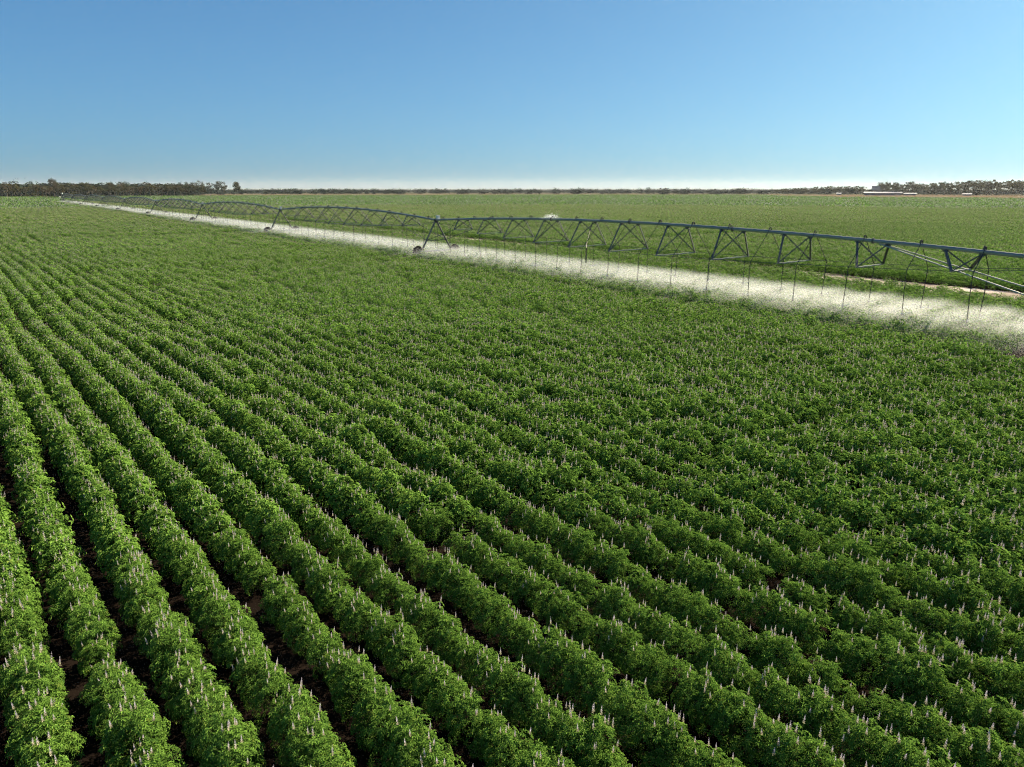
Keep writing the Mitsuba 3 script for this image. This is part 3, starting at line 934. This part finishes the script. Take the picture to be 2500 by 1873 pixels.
def hill(px, d, half, top):
    c = stand(px, d)
    g = 25
    x, y = np.meshgrid(np.linspace(-1, 1, g), np.linspace(-1, 1, g), indexing='ij')
    r = np.sqrt(x ** 2 + y ** 2)
    z = np.clip(1 - r, 0, 1) ** 1.2 * (0.85 + 0.3 * meshkit.fbm(np.stack([x * 3, y * 3, x * 0 + px], -1), 3)) * (top + 6) - 6
    v = np.stack([c[0] + x * half, c[1] + y * half * 1.2, z], -1).reshape(-1, 3)
    i, j = np.meshgrid(np.arange(g - 1), np.arange(g - 1), indexing='ij')
    q = np.stack([i * g + j, (i + 1) * g + j, (i + 1) * g + j + 1, i * g + j + 1], -1).reshape(-1, 4)
    k = fresh('hill')
    scene[k] = ply((v, q), 'm_wood', True, uv=np.tile([0.6, 0.0], (g * g, 1)))
    return k


tag(hill(240, 9000, 150, 62), 'small blue rounded hill above the tree line on the left', kind='structure')
tag(hill(1625, 9000, 180, 15), 'faint low rise on the horizon right of the middle', kind='structure')
tag(hill(1815, 9000, 330, 18), 'long faint rise on the horizon beside the low tree line', kind='structure')

# ---------------------------------------------------------------- sheds, tanks, birds
scene['m_roof'] = {'type': 'twosided', 'bsdf': {'type': 'diffuse', 'reflectance': rgb(0.55, 0.56, 0.57)}}
scene['m_wall'] = {'type': 'twosided', 'bsdf': {'type': 'diffuse', 'reflectance': rgb(0.16, 0.15, 0.14)}}
scene['m_dark_roof'] = {'type': 'twosided', 'bsdf': {'type': 'diffuse', 'reflectance': rgb(0.13, 0.14, 0.17)}}


def shed(name, px, d, w, dep, wall_h, rise, label, roof='m_roof', cat='shed', doors=1):
    p = stand(px, d)
    b = math.atan2(p[0], p[1])
    ax = np.array([[math.cos(b), -math.sin(b), 0], [math.sin(b), math.cos(b), 0], [0, 0, 1.0]])
    z0 = float(ground_z(d))
    o = np.array([p[0], p[1], z0])
    k = fresh(name)
    X = lambda x, y, z: o + np.array([x, y, z]) @ ax
    wl = MB().box(o + [0, 0, wall_h / 2], [w, dep, wall_h], ax)
    for sx in (-1, 1):
        wl.add([X(sx * w / 2, -dep / 2, wall_h), X(sx * w / 2, dep / 2, wall_h), X(sx * w / 2, 0, wall_h + rise)], [[0, 1, 2]])
    scene[k + '__wall'] = ply(wl.mesh(), 'm_wall')
    e = 0.5
    rf = MB()
    for sy in (-1, 1):
        a = [X(-w / 2 - e, sy * (dep / 2 + e), wall_h + 0.05), X(w / 2 + e, sy * (dep / 2 + e), wall_h + 0.05), X(w / 2 + e, 0, wall_h + rise + 0.1), X(-w / 2 - e, 0, wall_h + rise + 0.1)]
        rf.add(a + [q + [0, 0, 0.12] for q in a], [[0, 1, 2, 3], [4, 5, 6, 7], [0, 1, 5, 4], [1, 2, 6, 5], [2, 3, 7, 6], [3, 0, 4, 7]])
    scene[k + '__roof'] = ply(rf.mesh(), roof)
    for i in range(doors):
        x = (i + 0.5) / doors * w - w / 2
        scene[k + '__door' + ('' if i == 0 else f'_{i:03d}')] = ply(MB().box(X(x, -dep / 2 - 0.04, wall_h * 0.42), [min(3.5, w / doors * 0.6), 0.08, wall_h * 0.84], ax).mesh(), 'm_dark_roof')
    tag(k, label, cat)


shed('shed', 2157, 925, 38, 11, 2.4, 1.2, 'long low shed with white roof before the dark gabled shed', doors=6)
shed('shed', 2141, 945, 10, 12, 5.6, 4.4, 'tall dark shed with pointed gable above the long white roof', roof='m_dark_roof')
shed('shed', 2224, 915, 12, 6, 1.7, 0.8, 'short white roofed shed in front of the even tree row', doors=2)
shed('shed', 2363, 905, 8, 5, 1.5, 0.9, 'small white roofed shed under the tallest trees on the right')
shed('shed', 2049, 960, 5, 4, 1.5, 0.9, 'little white roofed hut at the foot of the low tree line', cat='hut')
for i, (px, d) in enumerate([(142, 640), (146, 640.5), (150.5, 641)]):
    p = stand(px, d)
    k = fresh('water_tank')
    o = np.array([p[0], p[1], 0])
    scene[k + '__tank_body'] = ply(MB().tube([o, o + [0, 0, 1.2]], 0.62, 14).mesh(), 'm_white', 40)
    scene[k + '__lid'] = ply(MB().tube([o + [0, 0, 1.2], o + [0, 0, 1.42]], [0.6, 0.12], 14).mesh(), 'm_roof', 40)
    tag(k, ['white round tank furthest left of the three beside the pivot stand', 'middle one of three white round tanks beside the pivot stand', 'white round tank next to the pivot stand, last of three'][i], 'tank')

scene['m_bird'] = {'type': 'twosided', 'bsdf': {'type': 'diffuse', 'reflectance': rgb(0.03, 0.03, 0.03)}}
for i, (bx, by) in enumerate([(37, 443.5), (42, 442), (43, 444.5), (47, 442), (49, 444.5), (65, 442), (46, 448.5)]):
    d = 600.0
    p = stand(bx, d)
    z = CAM_H + (461 - by) / 1736 * d
    k = fresh('bird')
    a = 0.8 + i * 0.7
    ax = np.array([[math.cos(a), math.sin(a), 0], [-math.sin(a), math.cos(a), 0], [0, 0, 1.0]])
    o = np.array([p[0], p[1], z])
    X = lambda x, y, zz: o + np.array([x, y, zz]) @ ax
    scene[k + '__body'] = ply(MB().tube([X(-0.35, 0, 0), X(-0.15, 0, 0), X(0.15, 0, 0.02), X(0.3, 0, 0.03), X(0.4, 0, 0.02)], [0.02, 0.09, 0.10, 0.06, 0.015], 6).mesh(), 'm_bird')
    for sgn, nm in ((1, 'wing'), (-1, 'wing_001')):
        up = 0.18 if i % 2 else -0.06
        w = MB().add([X(0.14, sgn * 0.06, 0.04), X(-0.14, sgn * 0.06, 0.04), X(0.08, sgn * 0.45, 0.04 + up), X(-0.12, sgn * 0.42, 0.04 + up), X(-0.1, sgn * 0.85, 0.04 + up * 0.6)], [[0, 1, 3], [0, 3, 2], [2, 3, 4]])
        scene[k + '__' + nm] = ply(w.mesh(), 'm_bird')
    tag(k, 'tiny dark bird flying in the flock over the left tree line', 'bird', 'birds of the flock')

# ---------------------------------------------------------------- air
if HAZE > 0:
    scene['haze_medium'] = {'type': 'homogeneous', 'albedo': rgb(0.87, 0.94, 1.0), 'sigma_t': HAZE, 'phase': {'type': 'hg', 'g': 0.3}}
    scene['haze'] = {'type': 'cube', 'to_world': T().translate([0, 4500, 33]) @ T().scale([9500, 6500, 42]), 'bsdf': {'type': 'null'}, 'interior': {'type': 'ref', 'id': 'haze_medium'}}
    tag('haze', 'thin pale haze over the land', 'haze', kind='stuff')
    scene['camera']['medium'] = {'type': 'ref', 'id': 'haze_medium'}
    scene['spray_mist']['exterior'] = {'type': 'ref', 'id': 'haze_medium'}
